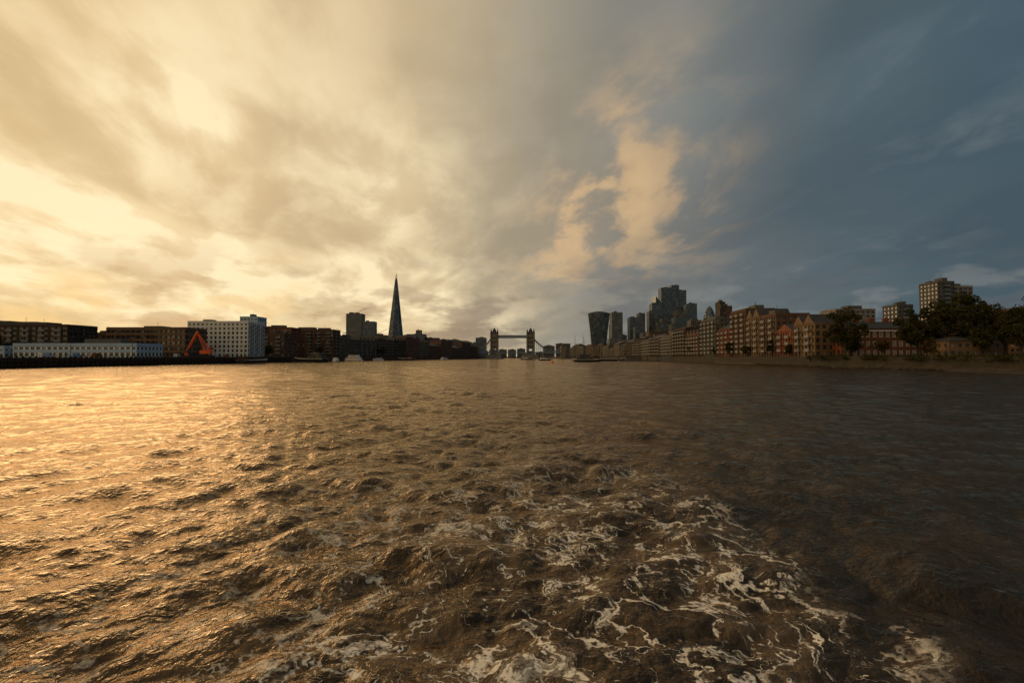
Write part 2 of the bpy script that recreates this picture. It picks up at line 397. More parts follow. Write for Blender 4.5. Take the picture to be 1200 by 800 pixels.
# tapering glass skyscraper
b=MB()
base8=[(-34,-22),(-14,-36),(16,-34),(34,-16),(33,20),(12,35),(-18,34),(-35,14)]
def ring(z,k=1.0):
    t=1-z/318; return [(x*t*k,y*t*k,z) for x,y in base8]
b.loft([ring(z) for z in np.linspace(-1,262,12)],glass_f)
for z in np.arange(6,262,7.6):
    b.loft([ring(z,1.02),ring(z+1.0,1.02)],farb)
tops=[300,286,306,280,298,288,303,278]
for i in range(8):
    j=(i+1)%8; z0_=240
    a=Vector(ring(z0_,1.06)[i]); c=Vector(ring(z0_,1.06)[j]); t=tops[i]
    a2=Vector(ring(t,1.1)[i]); c2=Vector(ring(t,1.1)[j]); m_=(a2+c2)/2
    a2=a2.lerp(m_,.25); c2=c2.lerp(m_,.25); inn=Vector((-(a+c).x,-(a+c).y,0)).normalized()*.7
    pts8=[a,c,c2,a2,a+inn,c+inn,c2+inn,a2+inn]
    b.poly(pts8,[(0,1,2,3),(7,6,5,4),(3,2,6,7),(0,3,7,4),(1,5,6,2)],glass_b)
for i in (0,2,4,6):
    p0=Vector(ring(0,1.02)[i]); p1=Vector(ring(280,1.06)[i]); b.beam(p0,p1,1.1,farg,.5,4)
b.box(-50,50,-46,40,-.5,24,farb)
b.make('tapered_glass_skyscraper',(-434,1912,GZ),R(12),scale=1.02)

# ------------------------------------------------------------------ right bank
specs=[(214,232,22.2,brick_yel,'gables'),(233,249,19.4,brick_red,'gable'),(250,268,25.5,brick_brn,'flat'),(269,287,29.8,brick_yel,'gables'),(288,312,31.5,brick_brn,'flat'),
       (314,336,26.0,brick_red,'gable'),(340,372,30.5,concd,'flat'),(375,410,25,brick_brn,'gables'),(412,452,28.0,brick_drk,'flat'),(455,500,24,farw,'flat'),(503,550,27,brick_drk,'gable'),(553,600,23,farw,'flat'),(603,650,26,brick_drk,'gables')]
for (a,c,z,m_,rf) in specs:
    xa=rbx(a); xb=rbx(c); ang=math.atan2(-(xb-xa),c-a)
    xc=(xa+xb)/2+4+8
    building('riverside_apartments',xc-8,xc+8,a,c,z,m_,fh=3.0,bay=2.8,pier=1.3,band=1.1,roof=rf,rot=ang,balc='W')
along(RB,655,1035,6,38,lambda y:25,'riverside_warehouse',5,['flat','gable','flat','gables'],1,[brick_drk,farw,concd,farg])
rr=random.Random(21)
for i in range(34):
    Y=rr.uniform(1150,1650); X=rr.uniform(.06,.42)*Y
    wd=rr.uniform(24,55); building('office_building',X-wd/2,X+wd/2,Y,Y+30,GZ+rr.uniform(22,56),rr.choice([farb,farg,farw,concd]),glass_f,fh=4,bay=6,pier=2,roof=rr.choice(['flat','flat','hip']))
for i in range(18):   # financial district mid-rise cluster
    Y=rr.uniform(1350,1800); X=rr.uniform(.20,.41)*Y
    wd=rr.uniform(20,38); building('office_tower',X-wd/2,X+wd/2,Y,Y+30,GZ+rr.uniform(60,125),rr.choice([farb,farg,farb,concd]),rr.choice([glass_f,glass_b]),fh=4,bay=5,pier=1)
for i in range(26):
    Y=rr.uniform(520,1000); X=rr.uniform(.27,.48)*Y
    if X<175: X+=45
    wd=rr.uniform(22,40); building('apartment_building',X-wd/2,X+wd/2,Y,Y+22,GZ+rr.uniform(26,44)*Y/800,rr.choice([brick_drk,brick_brn,concd,farw]),fh=3.4,bay=4.2)
for i in range(8):   # across the bend
    X=-110+i*32; building('office_building',X,X+28,1730+rr.uniform(0,60),1800,GZ+rr.uniform(14,30),rr.choice([farb,farg,farw]),glass_f,fh=4,bay=5)

# flared tower
b=MB(); rings=[]; 
for i in range(19):
    t=i/18; z=t*148; hw=24+13*t**1.6; hd=17+7*t**1.6
    rings.append([(-hw,-hd,z),(-hw*.5,-hd-3,z),(hw*.5,-hd-3,z),(hw,-hd,z),(hw,hd,z),(hw*.5,hd+3,z),(-hw*.5,hd+3,z),(-hw,hd,z)])
b.loft(rings,glass_f)
for k in range(13):
    t0=-.5+k/12*1.0
    pl=[]
    for i in range(19):
        t=i/18; z=t*148; hw=24+13*t**1.6; hd=17+7*t**1.6
        x=t0*hw*1.9; yy=-hd-3.4 if abs(t0)<.3 else -hd-3.4+ (abs(t0)-.3)/.2*2.4
        pl.append((x,yy,z))
    for p0,p1 in zip(pl,pl[1:]): b.beam(p0,p1,.5,farb,n=4)
n=9; A=[(-37+74*i/n*1.0,-24,148+7*math.sin(math.pi*i/n)) for i in range(n+1)]; Bk=[(x,24,z) for x,_,z in A]
b.poly(A+Bk,[(i,i+1,n+2+i,n+1+i) for i in range(n)]+[tuple(range(n+1))[::-1],tuple(range(n+1,2*n+2))],farb)
b.make('flared_office_tower',(298,1760,GZ),R(-6))
building('office_building',292,337,1500,1530,68,farw,glass_f,fh=4,bay=5)
building('dark_office_tower',369,398,1600,1635,128,farb,glass_f,fh=4,bay=4,pier=1)
building('dark_office_tower',398.5,417,1600,1635,141,concd,glass_f,fh=4,bay=4,pier=1)
building('glass_skyscraper',466,500,1700,1735,182,farb,glass_f,fh=4,bay=4,pier=.8)
building('glass_skyscraper',500.5,536,1700,1740,164,farb,glass_b,fh=4,bay=4,pier=.8)
building('glass_skyscraper',541,578,1850,1890,255,farb,glass_b,fh=4,bay=4,pier=.6,band=.9)
building('glass_skyscraper',578.5,606,1850,1890,264,farb,glass_f,fh=4,bay=4,pier=.6,band=.9)
building('glass_skyscraper',606.5,632,1850,1880,246,farb,glass_b,fh=4,bay=4,pier=.6,band=.9)
building('glass_skyscraper',622,652,1800,1830,192,farb,glass_f,fh=4,bay=4,pier=.6,band=.9)
building('glass_skyscraper',440,466,1640,1670,150,concd,glass_f,fh=4,bay=4,pier=.6,band=.9)
building('glass_skyscraper',520,546,1620,1645,150,farw,glass_f,fh=4,bay=4)
building('glass_skyscraper',560,592,1640,1670,172,farb,glass_b,fh=4,bay=4,pier=.8)
building('office_tower',476,530,1500,1530,118,farb,glass_b,fh=4,bay=4)
building('office_tower',530.5,566,1440,1470,96,farg,glass_f,fh=4,bay=4)
building('office_tower',690,720,1700,1730,140,farb,glass_f,fh=4,bay=4)
building('brown_office_tower',366,376,900,920,101,brick_drk,fh=3.4,bay=3.2)
building('brown_office_tower',376.5,388,900,922,94,brick_brn,fh=3.4,bay=3.2)
building('office_tower',350,372,1000,1022,76,farw,glass_f,fh=3.6,bay=3.6)
building('office_tower',373,398,1000,1022,68,farb,glass_b,fh=3.6,bay=3.6)
building('office_tower',399,420,1000,1022,80,concd,glass_b,fh=3.6,bay=3.6)
def wedge(x,y,hw,zlo,zhi,rot=0):
    b=MB(); 
    P=[(-hw,-18,0),(hw,-18,0),(hw,18,0),(-hw,18,0),(-hw,-18,zlo),(hw,-18,zhi),(hw,18,zhi),(-hw,18,zlo)]
    b.poly(P,[(0,3,2,1),(4,5,6,7),(0,1,5,4),(1,2,6,5),(2,3,7,6),(3,0,4,7)],glass_f)
    for z in np.arange(8,min(zlo,zhi)-2,8): b.box(-hw-.6,hw+.6,-18.6,18.6,z,z+1.2,farb)
    for k in range(5):
        x_=-hw+k*hw/2; b.box(x_-.5,x_+.5,-18.9,-18,0,zlo+(x_+hw)/(2*hw)*(zhi-zlo),farb)
    b.make('wedge_skyscraper',(x,y,GZ),rot)
wedge(672,1960,20,150,206); wedge(510,1770,18,208,168,R(5))
b=MB(); rings=[]
for i in range(22):
    t=i/21; z=t*164; r=25*(0.80+0.9*t*(1-t)*1.0)*math.sqrt(max(0,1-t**3.2)); r=max(r,.4)
    rings.append([(r*math.cos(2*math.pi*(k+i*.5)/20),r*math.sin(2*math.pi*(k+i*.5)/20),z) for k in range(20)])
b.loft(rings,glass_b)
for i in range(0,21):
    for k in range(0,20,2):
        b.beam(rings[i][k],rings[i+1][k],.7,farb,n=4)
b.make('bullet_shaped_tower',(638,1650,GZ))

# right cluster near the edge
o=building('georgian_brick_house',134,171,206,220,18.6,brick_red,fh=3.6,bay=2.7,pier=1.5,band=1.5,roof='hip',chim=6)
b=MB()
for fl in range(3):
    for k in range(14):
        x=134+37*(k+.5)/14
        z=GZ+fl*3.75+1.0
        for (a0,a1,c0,c1) in((x-.62,x-.5,z,z+2.0),(x+.5,x+.62,z,z+2.0),(x-.62,x+.62,z+2.0,z+2.15),(x-.7,x+.7,z-.15,z),(x-.5,x+.5,z+.95,z+1.05),(x-.04,x+.04,z+.01,z+1.99)):
            b.box(a0,a1,205.78,205.95,c0,c1,white)
b.box(133.7,171.3,205.5,205.86,14.3,14.75,white)
tr=b.make('window_surrounds'); tr.parent=o; tr.matrix_parent_inverse=Matrix.Translation((-152.5,-213,-GZ))
building('tower_block',292,303.6,350,366,56,concd,fh=2.9,bay=3.2,balc='S',pier=1.0)
building('tower_block',304.5,318,352,368,53,conc,fh=2.9,bay=3.0,balc='S',pier=.8,band=.9)
building('tower_block',264,275,350,364,40,concd,fh=2.9,balc='S')
building('apartment_building',222,249,350,368,37,conc,fh=3.0)
building('apartment_building',298,335,300,320,33,brick_brn,fh=3.0)
building('apartment_building',176,215,262,280,22,brick_brn,fh=3.0,roof='gable')
building('apartment_building',220,262,282,300,20,brick_red,fh=3.0,roof='hip')
building('brick_pavilion',140,152,164,174,10.6,brick_yel,fh=3.0,bay=2.4,roof='hip')
building('brick_house',172,190,196,210,15,brick_brn,fh=3.2,roof='gable')

# ------------------------------------------------------------------ bascule bridge
b=MB(); BY=1046
for tx in(-36,38):
    b.loft([[(tx-16,-22,-4),(tx+16,-22,-4),(tx+20,0,-4),(tx+16,22,-4),(tx-16,22,-4),(tx-20,0,-4)],[(tx-15,-20,9),(tx+15,-20,9),(tx+18,0,9),(tx+15,20,9),(tx-15,20,9),(tx-18,0,9)]],stone)
    b.box(tx-7,tx-3.4,-8,8,9,20,stone); b.box(tx+3.4,tx+7,-8,8,9,20,stone); b.box(tx-6.8,tx+6.8,-7.8,7.8,20,50,stone)
    for z in(20,29,38,46): b.box(tx-7.3,tx+7.3,-8.3,8.3,z,z+.9,cream)
    for z in(22.5,31.5,40.5):
        for k in(-3.6,0,3.6): b.box(tx+k-.8,tx+k+.8,-8.0,-7.7,z,z+4.2,black)
    for sx in(-1,1):
        for sy in(-1,1):
            c=(tx+sx*6.6,sy*7.6); 
            b.beam((c[0],c[1],9),(c[0],c[1],52),1.8,stone,n=8); b.beam((c[0],c[1],52),(c[0],c[1],61.5),1.9,slate,.1,8)
    P=[(tx-6.5,-7.5,50),(tx+6.5,-7.5,50),(tx+6.5,7.5,50),(tx-6.5,7.5,50),(tx-1.6,-1.6,62),(tx+1.6,-1.6,62),(tx+1.6,1.6,62),(tx-1.6,1.6,62)]
    b.poly(P,[(4,5,6,7),(0,1,5,4),(1,2,6,5),(2,3,7,6),(3,0,4,7)],slate)
    b.beam((tx,0,62),(tx,0,66),.35,slate,.1)
    for sy in(-1,1):
        P=[(tx-2.6,sy*8.2,50),(tx+2.6,sy*8.2,50),(tx,sy*8.2,57),(tx,sy*2,57),(tx-2.6,sy*2,50),(tx+2.6,sy*2,50)]
        b.poly(P,[(0,1,2),(0,2,3,4),(1,5,3,2)],stone)
for sy in(-4.5,4.5):
    b.box(-29,31,sy-1.4,sy+1.4,42.2,43.2,steel); b.box(-29,31,sy-1.4,sy+1.4,47,48,steel)
    for k in range(15):
        x=-29+k*4
        b.beam((x,sy-1.2,43.2),(x+4,sy-1.2,47),.28,steel,n=4); b.beam((x+4,sy-1.2,43.2),(x,sy-1.2,47),.28,steel,n=4)
    b.box(-29,31,sy-.9,sy+.9,43.2,47,bluew)
b.box(-96,-42,-9,9,11,12.6,steel); b.box(44,108,-9,9,11,12.6,steel)
nseg=16
for k in range(nseg):
    x0=-29+60*k/nseg; x1=-29+60*(k+1)/nseg; zc=lambda x:12.6+1.2*(1-((x-1)/30)**2); dp=lambda x:1.2+4.2*abs((x-1)/30)**2
    b.poly([(x0,-9,zc(x0)),(x1,-9,zc(x1)),(x1,9,zc(x1)),(x0,9,zc(x0)),(x0,-9,zc(x0)-dp(x0)),(x1,-9,zc(x1)-dp(x1)),(x1,9,zc(x1)-dp(x1)),(x0,9,zc(x0)-dp(x0))],[(0,1,2,3),(7,6,5,4),(0,4,5,1),(3,2,6,7)],steel)
for s_,xt,xa in((-1,-43.5,-92),(1,45.5,104)):
    b.box(xa-5,xa+5,-10,10,-3,24,stone); b.box(xa-5.5,xa+5.5,-10.5,10.5,23,24.2,cream)
    b.poly([(xa-5,-10,24.2),(xa+5,-10,24.2),(xa+5,10,24.2),(xa-5,10,24.2),(xa,-5,31),(xa,5,31)],[(0,1,4),(1,2,5,4),(2,3,5),(3,0,4,5)],slate)
    for sy in(-8.5,8.5):
        prev=None
        for k in range(15):
            t=k/14; x=xt+(xa-xt)*t; z=40-(40-15.5)*(1-(1-min(t/.72,1))**2)+ (0 if t<.72 else (t-.72)/.28*7)
            p=(x,sy,z)
            if prev: b.beam(prev,p,.9,steel,n=4)
            b.beam((x,sy,12.6),(x,sy,z),.2,bluew,n=4); prev=p
for x in np.arange(-96,108,3.0):
    if abs(x+36)<8 or abs(x-38)<8: continue
    for sy in(-9,9): b.beam((x,sy,12.6),(x,sy,14.2),.15,bluew,n=4)
b.make('bascule_bridge',(0,BY,0))

# ------------------------------------------------------------------ boats
def boat(name,x,y,L,W,rot,hullm,cabm,h=1.6,cab=(.15,.6,2.0),mast=0,deck2=False):
    b=MB(); hl=L/2; R_=[]
    secs=[(-1,.75,0),(-.7,.95,0),(-.2,1,0),(.3,.95,.05),(.65,.7,.25),(.88,.35,.55),(1,.03,.9)]
    for t,wf,sh in secs:
        w_=W/2*wf; z=h+sh*h*.5
        R_.append([(t*hl,-w_,z),(t*hl,-w_*.8,0.1),(t*hl,0,-.5),(t*hl,w_*.8,0.1),(t*hl,w_,z),(t*hl,0,z-.12)])
    b.loft(R_,hullm)
    for a,c in zip(secs,secs[1:]):
        for sg in(-1,1):
            b.beam((a[0]*hl,sg*W/2*a[1],h+a[2]*h*.5+.05),(c[0]*hl,sg*W/2*c[1],h+c[2]*h*.5+.05),.1,white,n=4)
    x0=-hl+L*cab[0]; x1=-hl+L*cab[1]; cw=W*.36; ch=cab[2]
    b.box(x0,x1,-cw,cw,h-.1,h+ch,cabm)
    n=max(2,int((x1-x0)/1.5))
    for k in range(n):
        xx=x0+(k+.5)*(x1-x0)/n
        for sg in(-1,1):
            o0,o1=sorted((sg*(cw-.05),sg*(cw+.03))); b.box(xx-.5,xx+.5,o0,o1,h+ch*.45,h+ch*.85,glass)
    b.box(x0-.3,x1+.4,-cw-.2,cw+.2,h+ch,h+ch+.12,cabm)
    if deck2:
        b.box(x0+L*.08,x1-L*.1,-cw*.8,cw*.8,h+ch+.12,h+ch*1.9,cabm); b.box(x0+L*.1,x1-L*.12,-cw*.83,cw*.83,h+ch*1.35,h+ch*1.7,glass)
    if mast:
        b.beam((hl*.2,0,h),(hl*.2,0,h+mast),.22,timber,.08); b.beam((hl*.2,0,h+mast*.15),(-hl*.7,0,h+mast*.22),.12,timber)
        b.beam((hl*.2,0,h+mast*.2),(-hl*.25,0,h+mast*.85),.12,timber,.05)
        for ex in(.98,-.95): b.beam((hl*ex,0,h+.3),(hl*.2,0,h+mast*.97),.035,black,n=3)
        b.beam((-hl*.8,0,h),(-hl*.8,0,h+mast*.5),.1,timber,.05)
    else: b.beam((x1-1,0,h+ch),(x1-1,0,h+ch+2.5),.06,black)
    return b.make(name,(x,y,0),rot)
boat('river_barge',-150,380,34,7,R(150),black,concd,h=2.4,cab=(.05,.5,2.6),deck2=True)
boat('river_barge',-166,330,40,7,R(94),black,rust,h=1.9,cab=(.04,.16,2.2))
boat('motor_boat',-146,425,16,4.5,R(100),white,white,h=1.4,cab=(.2,.65,1.9))
boat('passenger_boat',-146,470,26,6,R(140),white,white,h=1.5,cab=(.1,.8,2.2),deck2=True)
boat('motor_boat',-136,520,14,4.2,R(150),white,bluew,h=1.3,cab=(.2,.65,1.8))
boat('river_barge',-124,600,28,6.5,R(140),black,brick_red,h=2.0,cab=(.1,.3,2.2))
boat('motor_boat',-92,700,15,4.5,R(60),white,white,h=1.4)
boat('sailing_barge',62,500,26,6,R(95),black,timber,h=1.7,cab=(.1,.3,1.3),mast=24)
boat('sailing_barge',78,560,26,6,R(85),black,timber,h=1.7,cab=(.1,.3,1.3),mast=29)
boat('sailing_barge',88,620,24,5.5,R(92),brick_red,timber,h=1.6,cab=(.1,.3,1.3),mast=25)
boat('passenger_boat',60,410,22,5.5,R(8),black,concd,h=1.6,cab=(.1,.7,2.1),deck2=True)
boat('river_barge',90,480,32,7,R(4),black,brick_brn,h=1.8,cab=(.05,.25,2.2))
boat('motor_boat',36,560,14,4.2,R(12),black,white,h=1.3)
boat('motor_boat',20,700,16,4.5,R(0),black,white,h=1.4)
b=MB(); b.box(92,128,440,446,.1,1.1,concd); b.box(98,112,441,445,1.1,3.6,concd); b.box(97,113,440.5,445.5,3.6,3.8,slate)
for x in(93,105,118,127): b.beam((x,446.6,-3),(x,446.6,5.5),.35,timber)
b.beam((126,443,1.4),(137,443,4.2),.5,steel); b.make('floating_pier')
b=MB(); b.loft([[(r*math.cos(a),r*math.sin(a),z) for a in np.linspace(0,2*math.pi,13)[:-1]] for r,z in((.6,-.6),(1.1,-.2),(1.1,.5),(.7,.9),(.25,1.0),(.2,1.7))],red)
b.make('mooring_buoy',(26,330,0))

# ------------------------------------------------------------------ orange crane on the quay
b=MB()
b.box(-3,3,-2.2,-1.2,0,1.1,black); b.box(-3,3,1.2,2.2,0,1.1,black); b.beam((0,0,.8),(0,0,1.9),1.1,black,n=12)
b.box(-2.6,2.2,-1.6,1.6,1.9,3.8,red); b.box(.9,2.6,.5,1.8,3.81,5.4,red); b.box(1.2,2.65,.45,1.85,4.2,5.2,glass)
for sy in(-.55,.55):
    b.beam((-.5,sy,3.4),(-4.5,sy*.6,13.2),.42,red,.32,4)
    b.beam((2.0,sy,3.0),(-4.5,sy*.6,13.2),.22,red,.18,4)
b.beam((-4.5,0,13.4),(-9.5,0,3.4),.5,red,.34,4); b.beam((-4.2,0,12.6),(-8.3,0,4.6),.25,red,.22,4)
b.beam((.2,0,3.8),(-2.6,0,9.6),.22,steel,n=6)
for t in(.2,.4,.6,.8):
    b.beam((-.5-4*t,-.5,3.4+9.8*t),(-.5-4*t,.5,3.4+9.8*t),.12,red,n=4)
b.beam((-9.5,0,3.4),(-9.5,0,2.4),.15,black); 
for k in range(5):
    a=2*math.pi*k/5; b.beam((-9.5,0,2.4),(-9.5+.9*math.cos(a),.9*math.sin(a),1.6),.18,red); b.beam((-9.5+.9*math.cos(a),.9*math.sin(a),1.6),(-9.5+.3*math.cos(a),.3*math.sin(a),.6),.15,red,.04)
b.make('crawler_crane',(-176,295,GZ+.05),R(8),scale=1.12)
def tcrane(x,y,h,j,rot):
    b=MB(); s=.9
    for sx in(-s,s):
        for sy in(-s,s): b.beam((sx,sy,0),(sx,sy,h),.2,farw,n=4)
    z=0
    while z<h-4:
        for q_ in(-s,s): b.beam((-s,q_,z),(s,q_,z+4),.12,farw,n=4)
        z+=4
    b.beam((0,0,h),(0,0,h+8),.3,farw,.15,4)
    b.beam((0,0,h),(j,0,h+j*.5),.6,farw,.35,4); b.beam((0,0,h+8),(j*.95,0,h+j*.47),.1,black,n=3)
    b.beam((0,0,h+1),(-j*.25,0,h+1),.6,farw,n=4); b.box(-j*.28,-j*.18,-1,1,h-1.5,h+1,concd)
    b.make('tower_crane',(x,y,GZ),rot)
tcrane(-470,1540,132,30,R(20)); tcrane(-560,1700,80,30,R(160)); tcrane(-300,1750,70,34,R(10)); tcrane(640,1900,190,28,R(120)); tcrane(-330,1250,56,26,R(30))
def lamp(x,y,h=8,z=GZ):
    b=MB(); b.beam((0,0,0),(0,0,h),.12,black,.07); b.beam((0,0,h),(.9,0,h+.35),.06,black); b.box(.6,1.5,-.16,.16,h+.25,h+.42,concd); b.beam((0,0,0),(0,0,.9),.2,black); b.make('street_lamp',(x,y,z),0)
for y in range(170,400,33): lamp(-175,y)
for y in range(150,330,26): lamp(rbx(y)+2.5,y,5.5)
b=MB()
for y in np.arange(120,400,2.5): b.beam((-173,y,GZ),(-173,y,GZ+1.3),.05,black,n=4)
for z in(.7,1.3): b.beam((-173,120,GZ+z),(-173,400,GZ+z),.04,black,n=4)
b.make('quay_railing')
b=MB()
yy=np.arange(110,500,2.5)
for y in yy:
    x=rbx(y)+.3; b.beam((x,y,GZ+.6),(x,y,GZ+1.6),.05,black,n=4)
for a,c in zip(yy,yy[1:]):
    b.beam((rbx(a)+.3,a,GZ+1.6),(rbx(c)+.3,c,GZ+1.6),.05,black,n=4)
b.make('embankment_railing')
def van(x,y,rot,m_):
    b=MB()
    prof=[(-2.6,.4),(2.5,.4),(2.6,1.1),(1.9,1.35),(1.3,2.1),(-2.6,2.15)]
    b.loft([[(px,sy,pz) for px,pz in prof] for sy in(-.95,.95)],m_)
    for sy in(-.97,.97):
        o0,o1=sorted((sy,sy*.97)); b.box(.5,1.3,o0,o1,1.35,1.95,glass)
    b.poly([(1.93,-.8,1.38),(1.93,.8,1.38),(1.36,.8,2.05),(1.36,-.8,2.05)],[(0,1,2,3)],glass)
    for px in(-1.7,1.7):
        for sy in(-.85,.85): b.beam((px,sy-.12,.38),(px,sy+.12,.38),.38,black,n=12)
    b.make('parked_van',(x,y,GZ),rot)
for i,(x,y) in enumerate([(-182,200),(-181,212),(-183,226),(-180,275),(-179,310),(-181,325)]): van(x,y,R(90+i*7),[white,bluew,brick_red][i%3])

# ------------------------------------------------------------------ trees
def tree(name,x,y,ztop,r,seed,lm,z0=GZ,n=5200,ls=.42):
    rr=np.random.default_rng(seed); b=MB(); H=ztop-z0
    b.beam((0,0,-.3),(0,0,H*.35),r*.075,bark,r*.05,8)
    for k in range(9):
        a=rr.uniform(0,6.28); el=rr.uniform(.35,1.3); L=H*rr.uniform(.22,.45)
        s_=Vector((0,0,H*rr.uniform(.22,.36))); e_=s_+Vector((math.cos(a)*math.cos(el)*L,math.sin(a)*math.cos(el)*L,math.sin(el)*L))
        b.beam(s_,e_,r*.035,bark,r*.012,5)
        for j in range(2):
            e2=e_+Vector(rr.normal(0,1,3))*r*.28; b.beam(e_,e2,r*.012,bark,r*.004,4)
    K=34; U=rr.normal(0,1,(K,3)); U/=np.linalg.norm(U,axis=1)[:,None]; Q=rr.uniform(.35,.95,K)
    wz=1-.25*np.maximum(0,U[:,2]); C=np.stack([U[:,0]*r*Q*wz,U[:,1]*r*Q*wz,H*.60+U[:,2]*H*.36*Q],1); CR=r*rr.uniform(.14,.30,K)
    ci=rr.integers(0,K,n); u_=rr.normal(0,1,(n,3)); u_/=np.linalg.norm(u_,axis=1)[:,None]
    qq=rr.uniform(.5,1.0,n)**.6*rr.choice([1,1,1,1.25],n)
    p=C[ci]+u_*(CR[ci]*qq)[:,None]*np.array([1,1,.8])
    a1=rr.normal(0,1,(n,3)); a1/=np.linalg.norm(a1,axis=1)[:,None]; a2=np.cross(a1,rr.normal(0,1,(n,3))); a2/=np.linalg.norm(a2,axis=1)[:,None]; s_=(ls*rr.uniform(.5,1.1,n))[:,None]
    V=np.stack([p-a1*s_,p+a2*s_*.6,p+a1*s_,p-a2*s_*.6],1).reshape(-1,3)
    b.poly(V.tolist(),[(i*4,i*4+1,i*4+2,i*4+3) for i in range(n)],lm); return b.make(name,(x,y,z0))
tree('plane_tree',127.5,196,24,8.6,1,leaf,n=7500)
tree('plane_tree',142,178,21.5,7.6,2,leaf,n=6500); tree('plane_tree',149,176,24.5,8.4,3,leaf,n=7000); tree('plane_tree',157,177,26.5,9,4,leaf,n=7500); tree('plane_tree',165,180,25.5,8.6,5,leaf,n=7000)
tree('plane_tree',157,158,19,6.5,6,leaf); tree('plane_tree',166,160,24,9,7,leaf,n=7500); tree('plane_tree',176,162,23,9,8,leaf,n=7000)
tree('plane_tree',170,168,25,8.6,28,leaf,n=7000); tree('plane_tree',150,164,14,4.5,29,leaf,n=3000); tree('plane_tree',146,184,18,6.5,41,leaf); tree('plane_tree',160,166,19,7,42,leaf)
tree('birch_tree',133,184,11,3.2,9,leaf2,n=1800,ls=.35); tree('birch_tree',135.5,166,10,3,10,leaf2,n=1800,ls=.35)
tree('plane_tree',134,203,13,4,12,leaf,n=2500); tree('plane_tree',186,180,23,8.5,13,leaf,n=6500)
tree('plane_tree',-270,268,15,5,14,leaf,n=2500); tree('plane_tree',-182,382,13,4.5,15,leaf,n=2500); tree('plane_tree',-176,470,15,5,16,leaf,n=2500)
tree('plane_tree',-150,590,16,6,17,leaf,n=2500)
for i,(x,y,zt) in enumerate([(128.5,236,10),(130,256,13),(131,285,11),(133,312,14),(137,345,12),(141,400,15),(146,470,13),(150,545,16)]): tree('plane_tree',x,y,zt,3.4+.3*(i%3),30+i,leaf,n=1500,ls=.5)
b=MB(); K=120; n=K*130
yb=np.repeat(rng.uniform(105,215,K),130); xb=np.repeat([rbx(t) for t in yb[::130]],130)+np.repeat(rng.uniform(-1,3,K),130); rs=np.repeat(rng.uniform(.7,1.8,K),130)
u_=rng.normal(0,1,(n,3)); u_/=np.linalg.norm(u_,axis=1)[:,None]
p=np.stack([xb,yb,np.full(n,GZ+.2)],1)+u_*rs[:,None]*np.array([1,1.5,.9])*rng.uniform(.5,1,(n,1))
a1=rng.normal(0,1,(n,3)); a1/=np.linalg.norm(a1,axis=1)[:,None]; a2=np.cross(a1,rng.normal(0,1,(n,3))); a2/=np.linalg.norm(a2,axis=1)[:,None]
V=np.stack([p-a1*.22,p+a2*.13,p+a1*.22,p-a2*.13],1).reshape(-1,3)
b.poly(V.tolist(),[(i*4,i*4+1,i*4+2,i*4+3) for i in range(n)],leaf); b.make('embankment_shrubs')

# ------------------------------------------------------------------ river
def sm(a,b_,x):
    t=np.clip((x-a)/(b_-a),0,1); return t*t*(3-2*t)
rad=[0.5]; 
while rad[-1]<4.5: rad.append(rad[-1]*1.25)
while rad[-1]<9000: rad.append(rad[-1]*(1.0045 if rad[-1]<60 else (1.007 if rad[-1]<300 else 1.03)))
rad=np.array(rad)
th=np.concatenate([np.arange(-180,-52,4.0),np.arange(-52,52,.16),np.arange(52,180,4.0)])
TH,RD=np.meshgrid(np.radians(th),rad); X=RD*np.sin(TH); Y=RD*np.cos(TH)
sp=np.where(RD<60,RD*0.0045,RD*0.007)
Z=np.zeros_like(X); DX=np.zeros_like(X); DY=np.zeros_like(X)
wk=sm(-13,-8,X)*(1-sm(3.6,5.6,X))*(1/(1+(Y/120.)**2))
r2=np.random.default_rng(5)
gm=0.5+0.5*np.sin(X*.11+1.3*np.sin(Y*.05))*np.sin(Y*.083+1.1*np.sin(X*.07+1))
for i in range(66):
    lam=0.17*(40**(i/65.0)); lam*=r2.uniform(.9,1.1)
    k=2*math.pi/lam
    a=lam*(0.0044 if lam<.9 else 0.0048 if lam<2.6 else .0036)
    dirn=r2.normal(math.radians(112),0.6)
    if i%3==0: dirn=r2.uniform(0,2*math.pi)
    fade=np.clip((lam/sp-2.5)/3,0,1)
    cxk,syk=math.cos(dirn),math.sin(dirn)
    L2=max(lam*2.2,.8)
    ph=k*(X*cxk+Y*syk)+r2.uniform(0,6.28)+1.5*np.sin(X/L2*r2.uniform(.5,1.5)+Y/L2*r2.uniform(-1,1)+r2.uniform(0,6))
    amp=a*fade*(0.62+.8*gm)*(1+wk*(0.75 if lam<2.4 else .15))
    Z+=amp*np.sin(ph); DX-=0.9*amp*cxk*np.cos(ph); DY-=0.9*amp*syk*np.cos(ph)
for sgn,xc,wd in((-1,-13,6),(1,7,3)):
    m_=np.exp(-((X-xc)/wd)**2)*np.clip(Y/10,0,1)/(1+(Y/90)**2)
    ph=2*math.pi/2.1*(X*math.cos(R(35))*sgn+Y*math.sin(R(35))*.8)+1.5*np.sin(Y*.2)+1.1*np.sin(X*.5)
    Z+=m_*0.05*np.sin(ph)*np.clip((2.1/sp-3)/4,0,1)
nr,nc=X.shape
co3=np.stack([X+DX,Y+DY,Z],-1).reshape(-1,3)
idx=np.arange(nr*nc).reshape(nr,nc)
nx=np.concatenate([np.arange(1,nc),[0]])
a_=idx[:-1,:]; b_=idx[:-1][:,nx]; c_=idx[1:][:,nx]; d_=idx[1:,:]
quads=np.stack([a_,b_,c_,d_],-1).reshape(-1,4)
me=bpy.data.meshes.new('river_water'); nq=len(quads)
me.vertices.add(len(co3)); me.vertices.foreach_set('co',co3.astype(np.float32).ravel())
